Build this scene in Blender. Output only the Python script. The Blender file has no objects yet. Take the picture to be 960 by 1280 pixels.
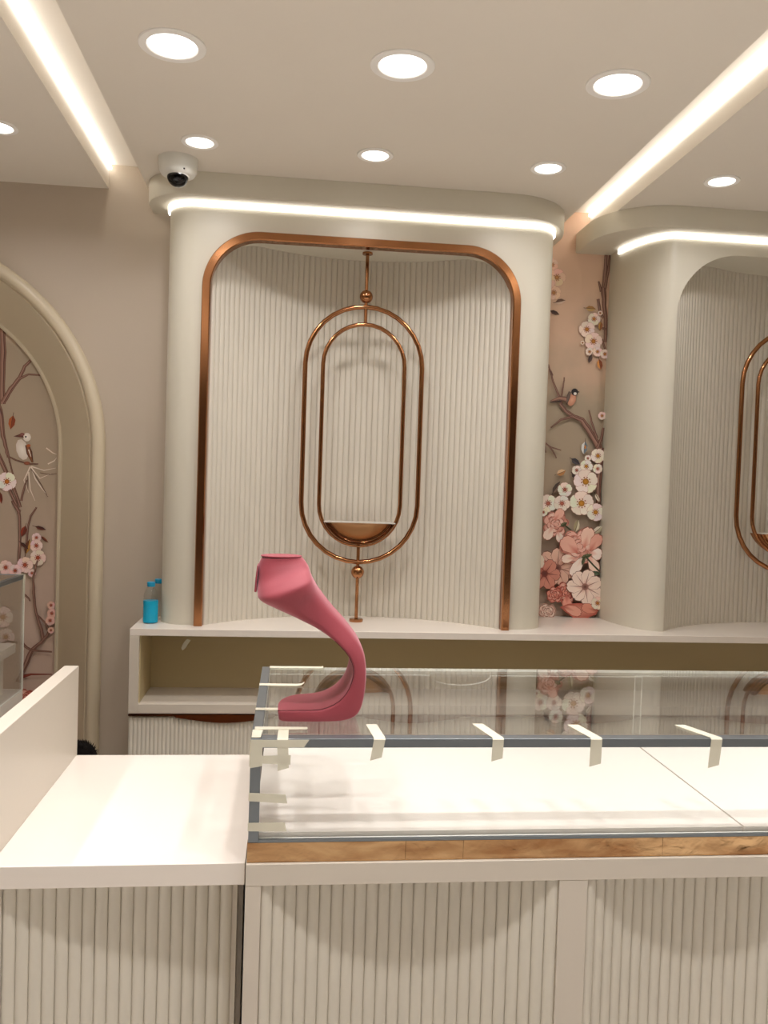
import bpy, math, random
from mathutils import Vector, Matrix
random.seed(7)
PI = math.pi
SC = bpy.context.scene
COL = SC.collection

# ------------------------------------------------------------------ camera, exposure, light
CAM_Z = 1.5
YAW, PITCH, ROLL = math.radians(6.24), math.radians(-1.897), math.radians(1.869)
FOC = 1060.0
fwd = Vector((math.sin(YAW)*math.cos(PITCH), math.cos(YAW)*math.cos(PITCH), math.sin(PITCH)))
rt0 = Vector((math.cos(YAW), -math.sin(YAW), 0)); up0 = rt0.cross(fwd)
rt = rt0*math.cos(ROLL) + up0*math.sin(ROLL)
up = up0*math.cos(ROLL) - rt0*math.sin(ROLL)
cam_d = bpy.data.cameras.new('camera'); cam = bpy.data.objects.new('camera', cam_d); COL.objects.link(cam)
cam.matrix_world = Matrix(((rt.x, up.x, -fwd.x, 0), (rt.y, up.y, -fwd.y, 0), (rt.z, up.z, -fwd.z, CAM_Z), (0, 0, 0, 1)))
cam_d.sensor_fit = 'VERTICAL'; cam_d.sensor_height = 24; cam_d.lens = 24*FOC/1280; cam_d.clip_start = 0.02
SC.camera = cam
SC.view_settings.view_transform = 'Standard'; SC.view_settings.look = 'None'; SC.view_settings.gamma = 1
SC.view_settings.exposure = 0.0
SC.cycles.use_denoising = True
SC.cycles.max_bounces = 10; SC.cycles.diffuse_bounces = 6; SC.cycles.transparent_max_bounces = 24
SC.cycles.sample_clamp_indirect = 6
world = bpy.data.worlds.new('world'); SC.world = world; world.use_nodes = True
world.node_tree.nodes['Background'].inputs[0].default_value = (0.9, 0.8, 0.7, 1)
world.node_tree.nodes['Background'].inputs[1].default_value = 0.0

LIGHT_COL = (1.0, 0.965, 0.965)
P_SMALL, P_LARGE, P_REAR = 2.2, 4.8, 5.6
P_TABLE, P_FILL, SPREAD = 2.0, 19.0, 110
DISC_EMIT, STRIP_EMIT, COVE_EMIT = 5.0, 4.2, 7.5

def at(x, y, Y):
    """the point on the upright plane at depth Y that stands at photo position x, y"""
    d = rt*((x-480)/FOC) + up*(-(y-640)/FOC) + fwd
    k = Y/d.y
    return Vector((d.x*k, Y, CAM_Z + d.z*k))

# ------------------------------------------------------------------ materials
def s2l(c):
    return tuple(((v/255)/12.92 if v/255 <= 0.04045 else (((v/255)+0.055)/1.055)**2.4) for v in c)

def newmat(name):
    m = bpy.data.materials.new(name); m.use_nodes = True
    return m, m.node_tree.nodes, m.node_tree.links, m.node_tree.nodes['Principled BSDF']

def paint(name, rgb, rough=0.45, bump=0.0, scale=60, var=0.03, metal=0, spec=0.5, coat=0):
    m, N, L, b = newmat(name)
    b.inputs['Roughness'].default_value = rough; b.inputs['Metallic'].default_value = metal
    b.inputs['Specular IOR Level'].default_value = spec; b.inputs['Coat Weight'].default_value = coat
    tc = N.new('ShaderNodeTexCoord')
    nz = N.new('ShaderNodeTexNoise'); nz.inputs['Scale'].default_value = 1.7; nz.inputs['Detail'].default_value = 3
    L.new(tc.outputs['Object'], nz.inputs['Vector'])
    mx = N.new('ShaderNodeMix'); mx.data_type = 'RGBA'
    c = s2l(rgb)
    mx.inputs[6].default_value = tuple(v*(1-var) for v in c) + (1,)
    mx.inputs[7].default_value = tuple(min(1, v*(1+var)) for v in c) + (1,)
    L.new(nz.outputs[0], mx.inputs[0]); L.new(mx.outputs[2], b.inputs['Base Color'])
    if bump:
        n2 = N.new('ShaderNodeTexNoise'); n2.inputs['Scale'].default_value = scale; n2.inputs['Detail'].default_value = 4
        L.new(tc.outputs['Object'], n2.inputs['Vector'])
        bp = N.new('ShaderNodeBump'); bp.inputs['Strength'].default_value = bump; bp.inputs['Distance'].default_value = 0.002
        L.new(n2.outputs[0], bp.inputs['Height']); L.new(bp.outputs[0], b.inputs['Normal'])
    return m

M = {}
M['ceiling'] = paint('ceiling_paint', (226, 219, 207), 0.75, 0.05)
M['lit_cove_paint'] = paint('lit_cove_paint', (242, 236, 226), 0.7)  # whiter than the ceiling: part of the strip glow is in the colour
M['wall'] = paint('wall_paint', (188, 175, 158), 0.6, 0.08)
M['arch'] = paint('arch_moulding_paint', (205, 192, 166), 0.4)
M['panel'] = paint('satin_cream_paint', (212, 207, 191), 0.38, 0.03, var=0.015)
M['flute'] = paint('fluted_cream_paint', (213, 207, 193), 0.5, var=0.015)
M['cabinet'] = paint('cabinet_laminate', (208, 199, 185), 0.35, var=0.01)
M['inner'] = paint('shaded_cabinet_laminate', (190, 174, 134), 0.5, var=0.01)  # cabinet laminate with the open shelf's shade put into the colour
M['white'] = paint('white_laminate', (230, 222, 212), 0.22, var=0.01)
M['case_floor'] = paint('case_floor_board', (240, 234, 225), 0.35, var=0.005)
M['floor'] = paint('floor_tile', (206, 201, 194), 0.2)
M['dark_wall'] = paint('front_wall_paint', (132, 124, 116), 0.6)
M['metal_bar'] = paint('grey_aluminium', (128, 134, 138), 0.38, metal=0.8, var=0.02)
M['steel'] = paint('steel', (200, 200, 200), 0.25, metal=1)
M['camera_white'] = paint('camera_plastic', (222, 222, 214), 0.35, var=0.005)
M['flange'] = paint('downlight_flange', (242, 240, 235), 0.35, var=0.005)
M['black'] = paint('black_plastic', (20, 19, 19), 0.3)
M['black_fabric'] = paint('black_fuzzy_fabric', (22, 18, 16), 0.95, spec=0.1)
M['copper'] = paint('polished_copper', (172, 120, 82), 0.15, metal=1, var=0.06)
M['brass'] = paint('pale_copper', (204, 156, 112), 0.32, metal=1)
M['copper_dark'] = paint('brown_copper', (120, 66, 40), 0.25, metal=1, var=0.06)
M['pale_plate'] = paint('pale_acrylic_plate', (205, 200, 190), 0.3)
M['cyan'] = paint('cyan_plastic', (0, 150, 195), 0.35, var=0.02)
M['cyan_label'] = paint('cyan_label', (0, 165, 205), 0.25, var=0.05)
M['bust'] = paint('burgundy_suede', (150, 67, 76), 0.55, 0.15, 400, var=0.03, spec=0.25)
M['bust_seam'] = paint('burgundy_seam', (84, 34, 38), 0.8)
_b = M['bust'].node_tree.nodes['Principled BSDF']
_b.inputs['Sheen Weight'].default_value = 0.45; _b.inputs['Sheen Roughness'].default_value = 0.4
_b.inputs['Sheen Tint'].default_value = (1.0, 0.62, 0.7, 1)

def emit(name, rgb, strength):
    m = bpy.data.materials.new(name); m.use_nodes = True
    N, L = m.node_tree.nodes, m.node_tree.links; N.clear()
    e = N.new('ShaderNodeEmission'); e.inputs[0].default_value = (*rgb, 1); e.inputs[1].default_value = strength
    o = N.new('ShaderNodeOutputMaterial'); L.new(e.outputs[0], o.inputs[0])
    return m
M['disc'] = emit('lamp_diffuser', (1.0, 0.96, 0.9), DISC_EMIT)
M['strip'] = emit('cornice_led', (1.0, 0.93, 0.83), STRIP_EMIT)
M['cove'] = emit('cove_led', (1.0, 0.94, 0.86), COVE_EMIT)

def thin_glass(name, tint, rough=0.01, refl=1.0, ior=1.5):
    m = bpy.data.materials.new(name); m.use_nodes = True
    N, L = m.node_tree.nodes, m.node_tree.links; N.clear()
    t = N.new('ShaderNodeBsdfTransparent'); t.inputs[0].default_value = (*tint, 1)
    g = N.new('ShaderNodeBsdfGlossy'); g.inputs['Roughness'].default_value = rough
    # reflectance of one air/glass face, the same from either side: 0.04 + 0.96 * facing^5
    lw = N.new('ShaderNodeLayerWeight'); lw.inputs['Blend'].default_value = 0.5
    p5 = N.new('ShaderNodeMath'); p5.operation = 'POWER'; p5.inputs[1].default_value = 5; L.new(lw.outputs['Facing'], p5.inputs[0])
    f = N.new('ShaderNodeMath'); f.operation = 'MULTIPLY_ADD'; f.inputs[1].default_value = 0.96; f.inputs[2].default_value = 0.04; L.new(p5.outputs[0], f.inputs[0])
    k = N.new('ShaderNodeMath'); k.operation = 'MULTIPLY'; k.inputs[1].default_value = refl; k.use_clamp = True
    mx = N.new('ShaderNodeMixShader'); o = N.new('ShaderNodeOutputMaterial')
    L.new(f.outputs[0], k.inputs[0]); L.new(k.outputs[0], mx.inputs[0]); L.new(t.outputs[0], mx.inputs[1]); L.new(g.outputs[0], mx.inputs[2]); L.new(mx.outputs[0], o.inputs[0])
    return m
M['glass'] = thin_glass('clear_pane', (0.98, 0.985, 0.983), refl=1.5)
M['plastic_clear'] = thin_glass('clear_plastic', (0.93, 0.95, 0.95), 0.05)
M['smoke'] = thin_glass('smoked_dome', (0.12, 0.12, 0.13), 0.03)

def translucent(name, rgb, alpha, rough=0.4):
    m, N, L, b = newmat(name)
    b.inputs['Base Color'].default_value = (*s2l(rgb), 1); b.inputs['Roughness'].default_value = rough
    b.inputs['Alpha'].default_value = alpha
    return m
M['glass_edge'] = translucent('pale_green_pane_edge', (246, 250, 240), 1.0, 0.3)
M['tape'] = translucent('translucent_tape', (224, 220, 200), 0.8, 0.5)

# wavy copper band (polished sheet under crinkled protective film)
m, N, L, b = newmat('crinkled_copper_band')
b.inputs['Metallic'].default_value = 1; b.inputs['Roughness'].default_value = 0.2
tc = N.new('ShaderNodeTexCoord'); mp = N.new('ShaderNodeMapping'); mp.inputs['Scale'].default_value = (4, 4, 16)
L.new(tc.outputs['Object'], mp.inputs[0])
nz = N.new('ShaderNodeTexNoise'); nz.inputs['Scale'].default_value = 1.5; nz.inputs['Detail'].default_value = 5; nz.inputs['Distortion'].default_value = .5
L.new(mp.outputs[0], nz.inputs['Vector'])
cr = N.new('ShaderNodeValToRGB'); cr.color_ramp.elements[0].position = 0.36; cr.color_ramp.elements[0].color = (*s2l((158, 116, 78)), 1)
cr.color_ramp.elements[1].position = 0.62; cr.color_ramp.elements[1].color = (*s2l((204, 168, 124)), 1)
L.new(nz.outputs[0], cr.inputs[0]); L.new(cr.outputs[0], b.inputs['Base Color'])
n2 = N.new('ShaderNodeTexNoise'); n2.inputs['Scale'].default_value = 22; n2.inputs['Detail'].default_value = 3; n2.inputs['Distortion'].default_value = 1
L.new(tc.outputs['Object'], n2.inputs['Vector'])
bp = N.new('ShaderNodeBump'); bp.inputs['Strength'].default_value = 0.35; bp.inputs['Distance'].default_value = 0.006
L.new(n2.outputs[0], bp.inputs['Height']); L.new(bp.outputs[0], b.inputs['Normal'])
M['band'] = m
# printed mural: washed ground (pinker at the top and foot, grey-brown between) and the vertex-coloured print
m, N, L, b = newmat('mural_ground')
b.inputs['Roughness'].default_value = 0.55
tc = N.new('ShaderNodeTexCoord'); nz = N.new('ShaderNodeTexNoise'); nz.inputs['Scale'].default_value = 3.5; nz.inputs['Detail'].default_value = 3
L.new(tc.outputs['Object'], nz.inputs['Vector'])
sx = N.new('ShaderNodeSeparateXYZ'); L.new(tc.outputs['Object'], sx.inputs[0])
ad = N.new('ShaderNodeMath'); ad.operation = 'MULTIPLY_ADD'; ad.inputs[1].default_value = .9; L.new(nz.outputs[0], ad.inputs[0]); L.new(sx.outputs[2], ad.inputs[2])
sc2 = N.new('ShaderNodeMath'); sc2.operation = 'MULTIPLY_ADD'; sc2.inputs[1].default_value = 1/2.0; sc2.inputs[2].default_value = -.65; L.new(ad.outputs[0], sc2.inputs[0])
cr = N.new('ShaderNodeValToRGB'); e = cr.color_ramp.elements
e[0].position = 0.0; e[0].color = (*s2l((204, 180, 164)), 1); e[1].position = 1.0; e[1].color = (*s2l((222, 186, 160)), 1)
for p_, c_ in ((.28, (176, 158, 136)), (.55, (172, 156, 134)), (.72, (218, 184, 158))):
    q_ = e.new(p_); q_.color = (*s2l(c_), 1)
L.new(sc2.outputs[0], cr.inputs[0]); L.new(cr.outputs[0], b.inputs['Base Color']); M['mural'] = m
m, N, L, b = newmat('mural_inks')
b.inputs['Roughness'].default_value = 0.55
va = N.new('ShaderNodeVertexColor'); va.layer_name = 'Col'; L.new(va.outputs[0], b.inputs['Base Color']); M['inks'] = m

# ------------------------------------------------------------------ mesh helpers
FL = -0.16                      # floor level
# The front furniture (counters, glass case, necklace stand, chair) is scaled up about the camera, so the glass-top reflections line up.
CAM_SCALE, CAM_SHIFT = 1.34, -0.51
FRONT = False
def W(p):
    p = Vector(p)
    return p*CAM_SCALE + Vector((0, 0, CAM_SHIFT)) if FRONT else p
ZB = (FL-CAM_SHIFT)/CAM_SCALE          # the floor before the scaling about the camera
class MB:
    def __init__(s): s.v = []; s.f = []; s.mi = []; s.c = []
    def face(s, pts, mi=0):
        i = len(s.v); s.v += [Vector(p) for p in pts]; s.f.append(tuple(range(i, i+len(pts)))); s.mi.append(mi); return s
    def box(s, x0, y0, z0, x1, y1, z1, mi=0, edge_mi=None):
        i = len(s.v)
        s.v += [Vector(p) for p in ((x0,y0,z0),(x1,y0,z0),(x1,y1,z0),(x0,y1,z0),(x0,y0,z1),(x1,y0,z1),(x1,y1,z1),(x0,y1,z1))]
        q = [(0,3,2,1),(4,5,6,7),(0,1,5,4),(2,3,7,6),(1,2,6,5),(3,0,4,7)]
        d = (x1-x0, y1-y0, z1-z0); thin = d.index(min(d)); broad = {2:(0,1), 1:(2,3), 0:(4,5)}[thin]
        for k, a in enumerate(q):
            s.f.append(tuple(i+j for j in a)); s.mi.append(mi if edge_mi is None or k in broad else edge_mi)
        return s
    def rings(s, rings, closed=True, cap0=False, cap1=False, loop=False, mi=0):
        n = len(rings[0]); i = len(s.v)
        for r in rings: s.v += [Vector(p) for p in r]
        R = len(rings)
        for a in range(R if loop else R-1):
            b = (a+1) % R
            for k in range(n if closed else n-1):
                l = (k+1) % n
                s.f.append((i+a*n+k, i+a*n+l, i+b*n+l, i+b*n+k)); s.mi.append(mi)
        if cap0: s.f.append(tuple(i+k for k in reversed(range(n)))); s.mi.append(mi)
        if cap1: s.f.append(tuple(i+(R-1)*n+k for k in range(n))); s.mi.append(mi)
        return s
    def prism(s, outline, axis, a0, a1, mi=0):
        """outline of 2D points (the two other axes in x,y,z order) extruded along axis"""
        def P(p, a):
            return {'x': (a, p[0], p[1]), 'y': (p[0], a, p[1]), 'z': (p[0], p[1], a)}[axis]
        return s.rings([[P(p, a0) for p in outline], [P(p, a1) for p in outline]], cap0=True, cap1=True, mi=mi)
    def tube(s, path, r, n=10, closed=False, cap=True):
        rings = []; K = len(path); path = [Vector(p) for p in path]; prev = None
        for k in range(K):
            if closed: t = path[(k+1) % K]-path[k-1]
            else: t = path[min(k+1, K-1)]-path[max(k-1, 0)]
            t.normalize()
            ref = Vector((0, 1, 0)) if abs(t.y) < 0.9 else Vector((1, 0, 0))
            if prev is not None and not closed: ref = prev
            u = (ref - t*ref.dot(t)).normalized(); w = t.cross(u); prev = u
            rr = r[k] if isinstance(r, (list, tuple)) else r
            rings.append([path[k] + u*math.cos(2*PI*j/n)*rr + w*math.sin(2*PI*j/n)*rr for j in range(n)])
        return s.rings(rings, loop=closed, cap0=cap and not closed, cap1=cap and not closed)
    def lathe(s, prof, c, n=24, mi=0, tilt=None):
        """prof of (r, z) about the vertical through c"""
        rings = []
        for r, z in prof:
            ring = [Vector((r*math.cos(2*PI*j/n), r*math.sin(2*PI*j/n), z)) for j in range(n)]
            if tilt: ring = [tilt @ p for p in ring]
            rings.append([p + Vector(c) for p in ring])
        return s.rings(rings, cap0=True, cap1=True, mi=mi)
    def build(s, name, mats, parent=None, bevel=0, sharp=32, smooth=True, kind=None, segs=2):
        o = origin(parent)
        me = bpy.data.meshes.new(name)
        me.from_pydata([tuple(W(p)-o) for p in s.v], [], s.f)
        for mt in (mats if isinstance(mats, (list, tuple)) else [mats]): me.materials.append(mt)
        for i, p in enumerate(me.polygons): p.material_index = s.mi[i]; p.use_smooth = smooth
        me.validate(); me.update()
        import bmesh
        bm = bmesh.new(); bm.from_mesh(me); bmesh.ops.remove_doubles(bm, verts=bm.verts, dist=1e-6)
        bmesh.ops.recalc_face_normals(bm, faces=bm.faces); bm.to_mesh(me); bm.free()
        if smooth: me.set_sharp_from_angle(angle=math.radians(sharp))
        ob = bpy.data.objects.new(name, me); COL.objects.link(ob)
        if parent is not None: ob.parent = parent
        if bevel:
            b = ob.modifiers.new('bevel', 'BEVEL'); b.width = bevel; b.segments = segs; b.limit_method = 'ANGLE'; b.angle_limit = math.radians(40)
            b.harden_normals = False
        if kind: ob['kind'] = kind
        return ob

def origin(o):
    v = Vector((0, 0, 0))
    while o is not None: v += o.location; o = o.parent
    return v
def tag(o, label, cat, group=None):
    o['label'] = label; o['category'] = cat
    if group: o['group'] = group
    return o
def thing(name, loc, label, cat, group=None):
    o = bpy.data.objects.new(name, None); COL.objects.link(o); o.location = W(loc); o.empty_display_size = 0.05
    return tag(o, label, cat, group)
def B(name, mat, parent, *a, bevel=0.0, kind=None):
    return MB().box(*a).build(name, mat, parent, bevel, kind=kind)
def S(o): o['kind'] = 'structure'; return o
def arc(cx, cy, r, a0, a1, n):
    return [(cx+r*math.cos(math.radians(a0+(a1-a0)*k/n)), cy+r*math.sin(math.radians(a0+(a1-a0)*k/n))) for k in range(n+1)]

# ------------------------------------------------------------------ room shell
YW, YM = 3.71, 3.90          # plain wall with the arch; mural wall set farther back
ZC, ZT = 2.70, 2.80          # dropped ceiling, cove top
S(B('floor', M['floor'], None, -3, -3.5, FL-.1, 4, 4.0, FL))
ceil = S(B('ceiling', M['lit_cove_paint'], None, -3, -3.5, ZT, 4, 4.0, ZT+0.1))
B('dropped_panel', M['ceiling'], ceil, -3, -3.3, ZC, -0.80, YW, ZT)
B('dropped_panel', M['ceiling'], ceil, -0.632, -3.3, ZC, 1.182, YM, ZT)
B('dropped_panel', M['ceiling'], ceil, 1.352, -3.3, ZC, 4, YM, ZT)
S(B('wall_left', M['wall'], None, -3.1, -3.5, FL, -3, 4.0, ZT))
S(B('wall_right', M['wall'], None, 4, -3.5, FL, 4.1, 4.0, ZT))
S(B('wall_front', M['dark_wall'], None, -3, -3.6, FL, 4, -3.5, ZT))
wall_back = S(B('wall_back', M['mural'], None, -.62, YM, FL, 4, YM+0.1, ZT))
AX, AZ, XJ = -1.66, 1.61, -0.49
o_ = [(-3.0, FL), (-3.0, ZT), (XJ, ZT), (XJ, FL), (AX+0.84, FL)] + arc(AX, AZ, 0.84, 0, 180, 40) + [(AX-0.84, FL)]
wall_arch = S(MB().prism(o_, 'y', YW, YM-0.002).build('wall_back', M['wall'], None))
arch_mural = B('mural_backing', M['mural'], wall_arch, AX-0.86, 3.862, FL, AX+0.86, 3.88, 2.52)

def arch_sweep(prof, z0=-0.16, n=48):
    rings = []
    for (R, y) in prof:
        pts = [(AX+R, z0)] + arc(AX, AZ, R, 0, 180, n) + [(AX-R, z0)]
        rings.append([(p[0], y, p[1]) for p in pts])
    return MB().rings(rings, closed=False)
bead = [(0.87, 3.712), (0.869, 3.694), (0.862, 3.682), (0.850, 3.675), (0.838, 3.673), (0.826, 3.676), (0.818, 3.683), (0.815, 3.692), (0.812, 3.70)]
S(arch_sweep(bead).build('trim_1', M['arch'], None, sharp=50))
splay = [(0.812, 3.70), (0.806, 3.698), (0.801, 3.703), (0.655, 3.848), (0.648, 3.843), (0.641, 3.845), (0.639, 3.852), (0.639, 3.864)]
S(arch_sweep(splay).build('trim_2', M['arch'], None, sharp=40))

# ------------------------------------------------------------------ murals (flat print: blossoms, branches, birds)
class Print:
    def __init__(s, Y): s.Y = Y; s.v = []; s.f = []; s.c = []; s.k = 0
    def P(s, p):
        q = at(p[0], p[1], s.Y); return Vector((q.x, s.Y - 0.0006 - 0.00005*s.k, q.z))
    def fan(s, c, rim, cc, cr):
        s.k += 1; i = len(s.v); s.v.append(s.P(c)); s.c.append(cc); n = len(rim)
        for j, p in enumerate(rim): s.v.append(s.P(p)); s.c.append(cr[j] if isinstance(cr, list) else cr)
        for j in range(n): s.f.append((i, i+1+j, i+1+(j+1) % n))
    def blob(s, x, y, rx, ry, cc, cr, rot=0, n=10):
        s.fan((x, y), [(x+rx*math.cos(t)*math.cos(rot)-ry*math.sin(t)*math.sin(rot), y+rx*math.cos(t)*math.sin(rot)+ry*math.sin(t)*math.cos(rot)) for t in [2*PI*j/n for j in range(n)]], cc, cr)
    def stroke(s, pts, w, c, c2=None):
        s.k += 1; i = len(s.v); K = len(pts); c2 = c2 or c
        for k, p in enumerate(pts):
            a = pts[max(0, k-1)]; b_ = pts[min(K-1, k+1)]
            dx, dy = b_[0]-a[0], b_[1]-a[1]; l = math.hypot(dx, dy) or 1; nx, ny = -dy/l, dx/l
            ww = (w[k] if isinstance(w, (list, tuple)) else w)/2
            s.v += [s.P((p[0]+nx*ww, p[1]+ny*ww)), s.P(p), s.P((p[0]-nx*ww, p[1]-ny*ww))]; s.c += [c2, c, c2]
        for k in range(K-1):
            a = i+3*k; s.f += [(a, a+1, a+4, a+3), (a+1, a+2, a+5, a+4)]
    def branch(s, pts, w0, w1):
        K = len(pts); q = []; ww = []
        for k in range(K-1):
            for j in range(3):
                t = j/3; q.append((pts[k][0]*(1-t)+pts[k+1][0]*t+random.uniform(-.35, .35), pts[k][1]*(1-t)+pts[k+1][1]*t))
                u = (k+t)/(K-1); ww.append((w0*(1-u)+w1*u)*random.uniform(.85, 1.15))
        q.append(pts[-1]); ww.append(w1)
        s.stroke(q, [x+0.9 for x in ww], (96, 62, 50)); s.stroke(q, ww, (170, 132, 116), (122, 84, 70))
        s.stroke([(x+w*0.22, y) for (x, y), w in zip(q, ww)], [w*0.18 for w in ww], (92, 60, 50))
    def petal(s, x, y, a, L_, W, c0, c1, outline=None):
        ux, uy = math.cos(a), math.sin(a); vx, vy = -uy, ux
        shp = [(0, 0), (.25, .3), (.6, .5), (.88, .38), (1.0, .12), (.95, 0), (1.0, -.14), (.86, -.4), (.58, -.5), (.25, -.3)]
        if outline: s.fan((x+ux*L_*.55, y+uy*L_*.55), [(x+ux*(p*L_*1.03)+vx*q*W*1.06, y+uy*(p*L_*1.03)+vy*q*W*1.06) for p, q in shp], outline, outline)
        s.fan((x+ux*L_*.7, y+uy*L_*.7), [(x+ux*p*L_+vx*q*W, y+uy*p*L_+vy*q*W) for p, q in shp], c1, [c0]+[c1]*9)
    def flower(s, x, y, r, c1=(246, 226, 212), c0=(226, 164, 148), core=(206, 132, 52), rot=None, n=5):
        rot = random.uniform(0, 6) if rot is None else rot
        for k in range(n):
            s.petal(x, y, rot+2*PI*k/n, r, r*1.12, c0, tuple(min(255, v*random.uniform(.95, 1.03)) for v in c1), (204, 158, 142))
        s.blob(x, y, r*.27, r*.27, core, tuple(v*.75 for v in core))
        for k in range(9):
            t = rot+2*PI*k/9; s.blob(x+r*.36*math.cos(t), y+r*.36*math.sin(t), r*.05+.2, r*.05+.2, (150, 80, 36), (150, 80, 36), n=5)
    def leaf(s, x, y, L_, W, a, c, c2):
        ux, uy = math.cos(a), math.sin(a); vx, vy = -uy, ux
        def q(p, r): return (x+ux*p*L_+vx*r*W, y+uy*p*L_+vy*r*W)
        s.fan(q(0, 0), [q(-.5, 0), q(-.2, .42), q(.15, .4), q(.5, 0)], c, c); s.fan(q(0, 0), [q(-.5, 0), q(.5, 0), q(.15, -.38), q(-.2, -.4)], c2, c2)
        s.stroke([q(-.7, 0), q(0, .04), q(.5, 0)], [.6, .5, .2], (70, 44, 34))
    def rose(s, x, y, r, pal, squash=1.0, rot=0):
        lo, mid, hi = pal
        for ring, (n, rr, sc) in enumerate(((7, .52, .62), (6, .32, .5), (5, .16, .38), (3, .05, .25))):
            for k in range(n):
                a = rot+2*PI*k/n+ring*.7+random.uniform(-.2, .2)
                px_, py_ = x+r*rr*math.cos(a), y+r*rr*math.sin(a)*squash
                s.blob(px_, py_, r*sc*.62, r*sc*.5, lo, lo, a, 11)
                s.blob(px_-.3*math.cos(a), py_-.3*math.sin(a), r*sc*.56, r*sc*.44, hi if k % 2 else mid, mid if k % 3 else lo, a, 11)
                s.stroke([(px_+r*sc*.5*math.cos(a+t), py_+r*sc*.45*math.sin(a+t)) for t in (-.7, -.3, .1, .5)], .7, tuple(v*.72 for v in lo))
    def lily(s, x, y, r, c0, c1, n=6, rot=0, squash=.9):
        for k in range(n):
            a = rot+2*PI*k/n; L_ = r*random.uniform(.9, 1.1)
            s.petal(x, y, a, L_, r*.75, c0, c1, tuple(v*.7 for v in c0))
            s.stroke([(x, y), (x+L_*.5*math.cos(a), y+L_*.5*math.sin(a)), (x+L_*.85*math.cos(a), y+L_*.85*math.sin(a))], [1.2, .7, .2], tuple(v*.7 for v in c0))
        s.blob(x, y, r*.2, r*.2, (96, 50, 44), tuple(v*.8 for v in c0))
    def build(s, parent):
        mb = MB(); mb.v = s.v; mb.f = s.f; mb.mi = [0]*len(s.f)
        o0 = origin(parent); me = bpy.data.meshes.new('printed_blossoms'); me.from_pydata([tuple(p-o0) for p in s.v], [], s.f)
        ca = me.color_attributes.new('Col', 'FLOAT_COLOR', 'POINT')
        for i, c in enumerate(s.c): ca.data[i].color = (*s2l(c), 1)
        me.materials.append(M['inks']); me.update()
        ob = bpy.data.objects.new('printed_blossoms', me); COL.objects.link(ob); ob.parent = parent; ob['kind'] = 'stuff'
        return ob
PINK = ((184, 88, 74), (226, 150, 132), (246, 208, 190)); PALE = ((206, 132, 116), (236, 184, 168), (250, 226, 212))
pm = Print(YM)
# upper left blossoms, half hidden behind the first panel
for x, y, r in ((690, 331, 8), (696, 347, 11), (692, 366, 9), (684, 352, 10)): pm.flower(x, y, r, (238, 206, 182), (222, 166, 134), (214, 148, 92))
pm.leaf(700, 377, 13, 8, -.2, (226, 200, 180), (120, 88, 72)); pm.leaf(693, 391, 13, 6, .4, (92, 66, 54), (70, 48, 40))
# upper right branch
pm.branch([(757, 300), (757, 335), (754, 362)], 1.6, 5); pm.branch([(764, 300), (760, 340), (755, 364)], 1.4, 3)
pm.branch([(748, 352), (751, 365)], 1.2, 2.5)
pm.branch([(754, 360), (755, 382), (757, 400), (756, 428)], 5.5, 2.5); pm.branch([(747, 374), (749, 388), (754, 398)], 2.8, 2)
pm.branch([(734, 401), (744, 407), (757, 412)], 1.4, 1.6); pm.branch([(752, 424), (757, 440)], 2, 1.5)
pm.leaf(738, 386, 13, 8, 0.1, (206, 172, 108), (170, 122, 66)); pm.leaf(750, 408, 12, 6, 1.7, (196, 148, 70), (152, 92, 44))
for x, y, r in ((742, 399, 8), (733, 412, 10), (741, 427, 11), (736, 440, 5), (746, 440, 6), (755, 443, 6), (727, 429, 2.5), (749, 392, 3)): pm.flower(x, y, r)
pm.leaf(736.5, 449, 12, 6, 1.9, (64, 50, 48), (92, 72, 66)); pm.leaf(748.5, 456, 14, 8, 1.4, (210, 142, 74), (138, 70, 40))
# bird on its branch
pm.branch([(684, 456), (690, 477), (697, 494), (701, 507)], .8, 2.2); pm.branch([(704, 472), (703, 484), (700, 497)], .6, 1.4); pm.branch([(690, 470), (686, 462)], .6, .5)
pm.branch([(699, 505), (706, 514), (716, 521), (726, 525), (737, 541), (746, 556), (752, 575)], 3, 8); pm.branch([(687, 535), (700, 525), (714, 521)], .8, 2.6)
pm.branch([(735, 513), (738, 527), (745, 548)], .7, 2.4); pm.branch([(753, 535), (750, 549), (746, 560)], 2, 4)
pm.stroke([(687, 502), (698, 498), (709, 500)], [2.2, 5, 7], (176, 132, 112), (90, 62, 52)); pm.stroke([(686, 503), (700, 502)], [1, 2], (60, 44, 42))
pm.blob(713.5, 500, 5, 8.2, (224, 172, 142), (196, 134, 108), .35); pm.stroke([(711, 490), (709, 497), (707, 506)], [3, 4.5, 1], (120, 102, 92), (80, 64, 58))
pm.blob(717, 490.5, 4.3, 4.6, (44, 38, 40), (36, 30, 32)); pm.blob(717.5, 492.5, 2, 1.9, (238, 232, 222), (230, 220, 210)); pm.fan((721, 490), [(720, 488.6), (723.5, 490.6), (720, 491.4)], (40, 34, 34), (40, 34, 34))
pm.flower(751, 520, 5); pm.branch([(680, 554), (687, 559), (700, 563)], 1.4, .5); pm.branch([(685, 558), (690, 564), (694, 573)], 1.2, .5); pm.branch([(680, 556), (681, 566)], .9, .4)
pm.leaf(729, 560, 17, 9, 1.7, (226, 226, 224), (112, 128, 140)); pm.blob(730, 559, 1.4, 2.4, (200, 130, 70), (200, 130, 70))
pm.branch([(750, 560), (747, 600), (746, 640)], 8, 5); pm.branch([(716, 590), (730, 580), (744, 566)], 1, 2)
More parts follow.
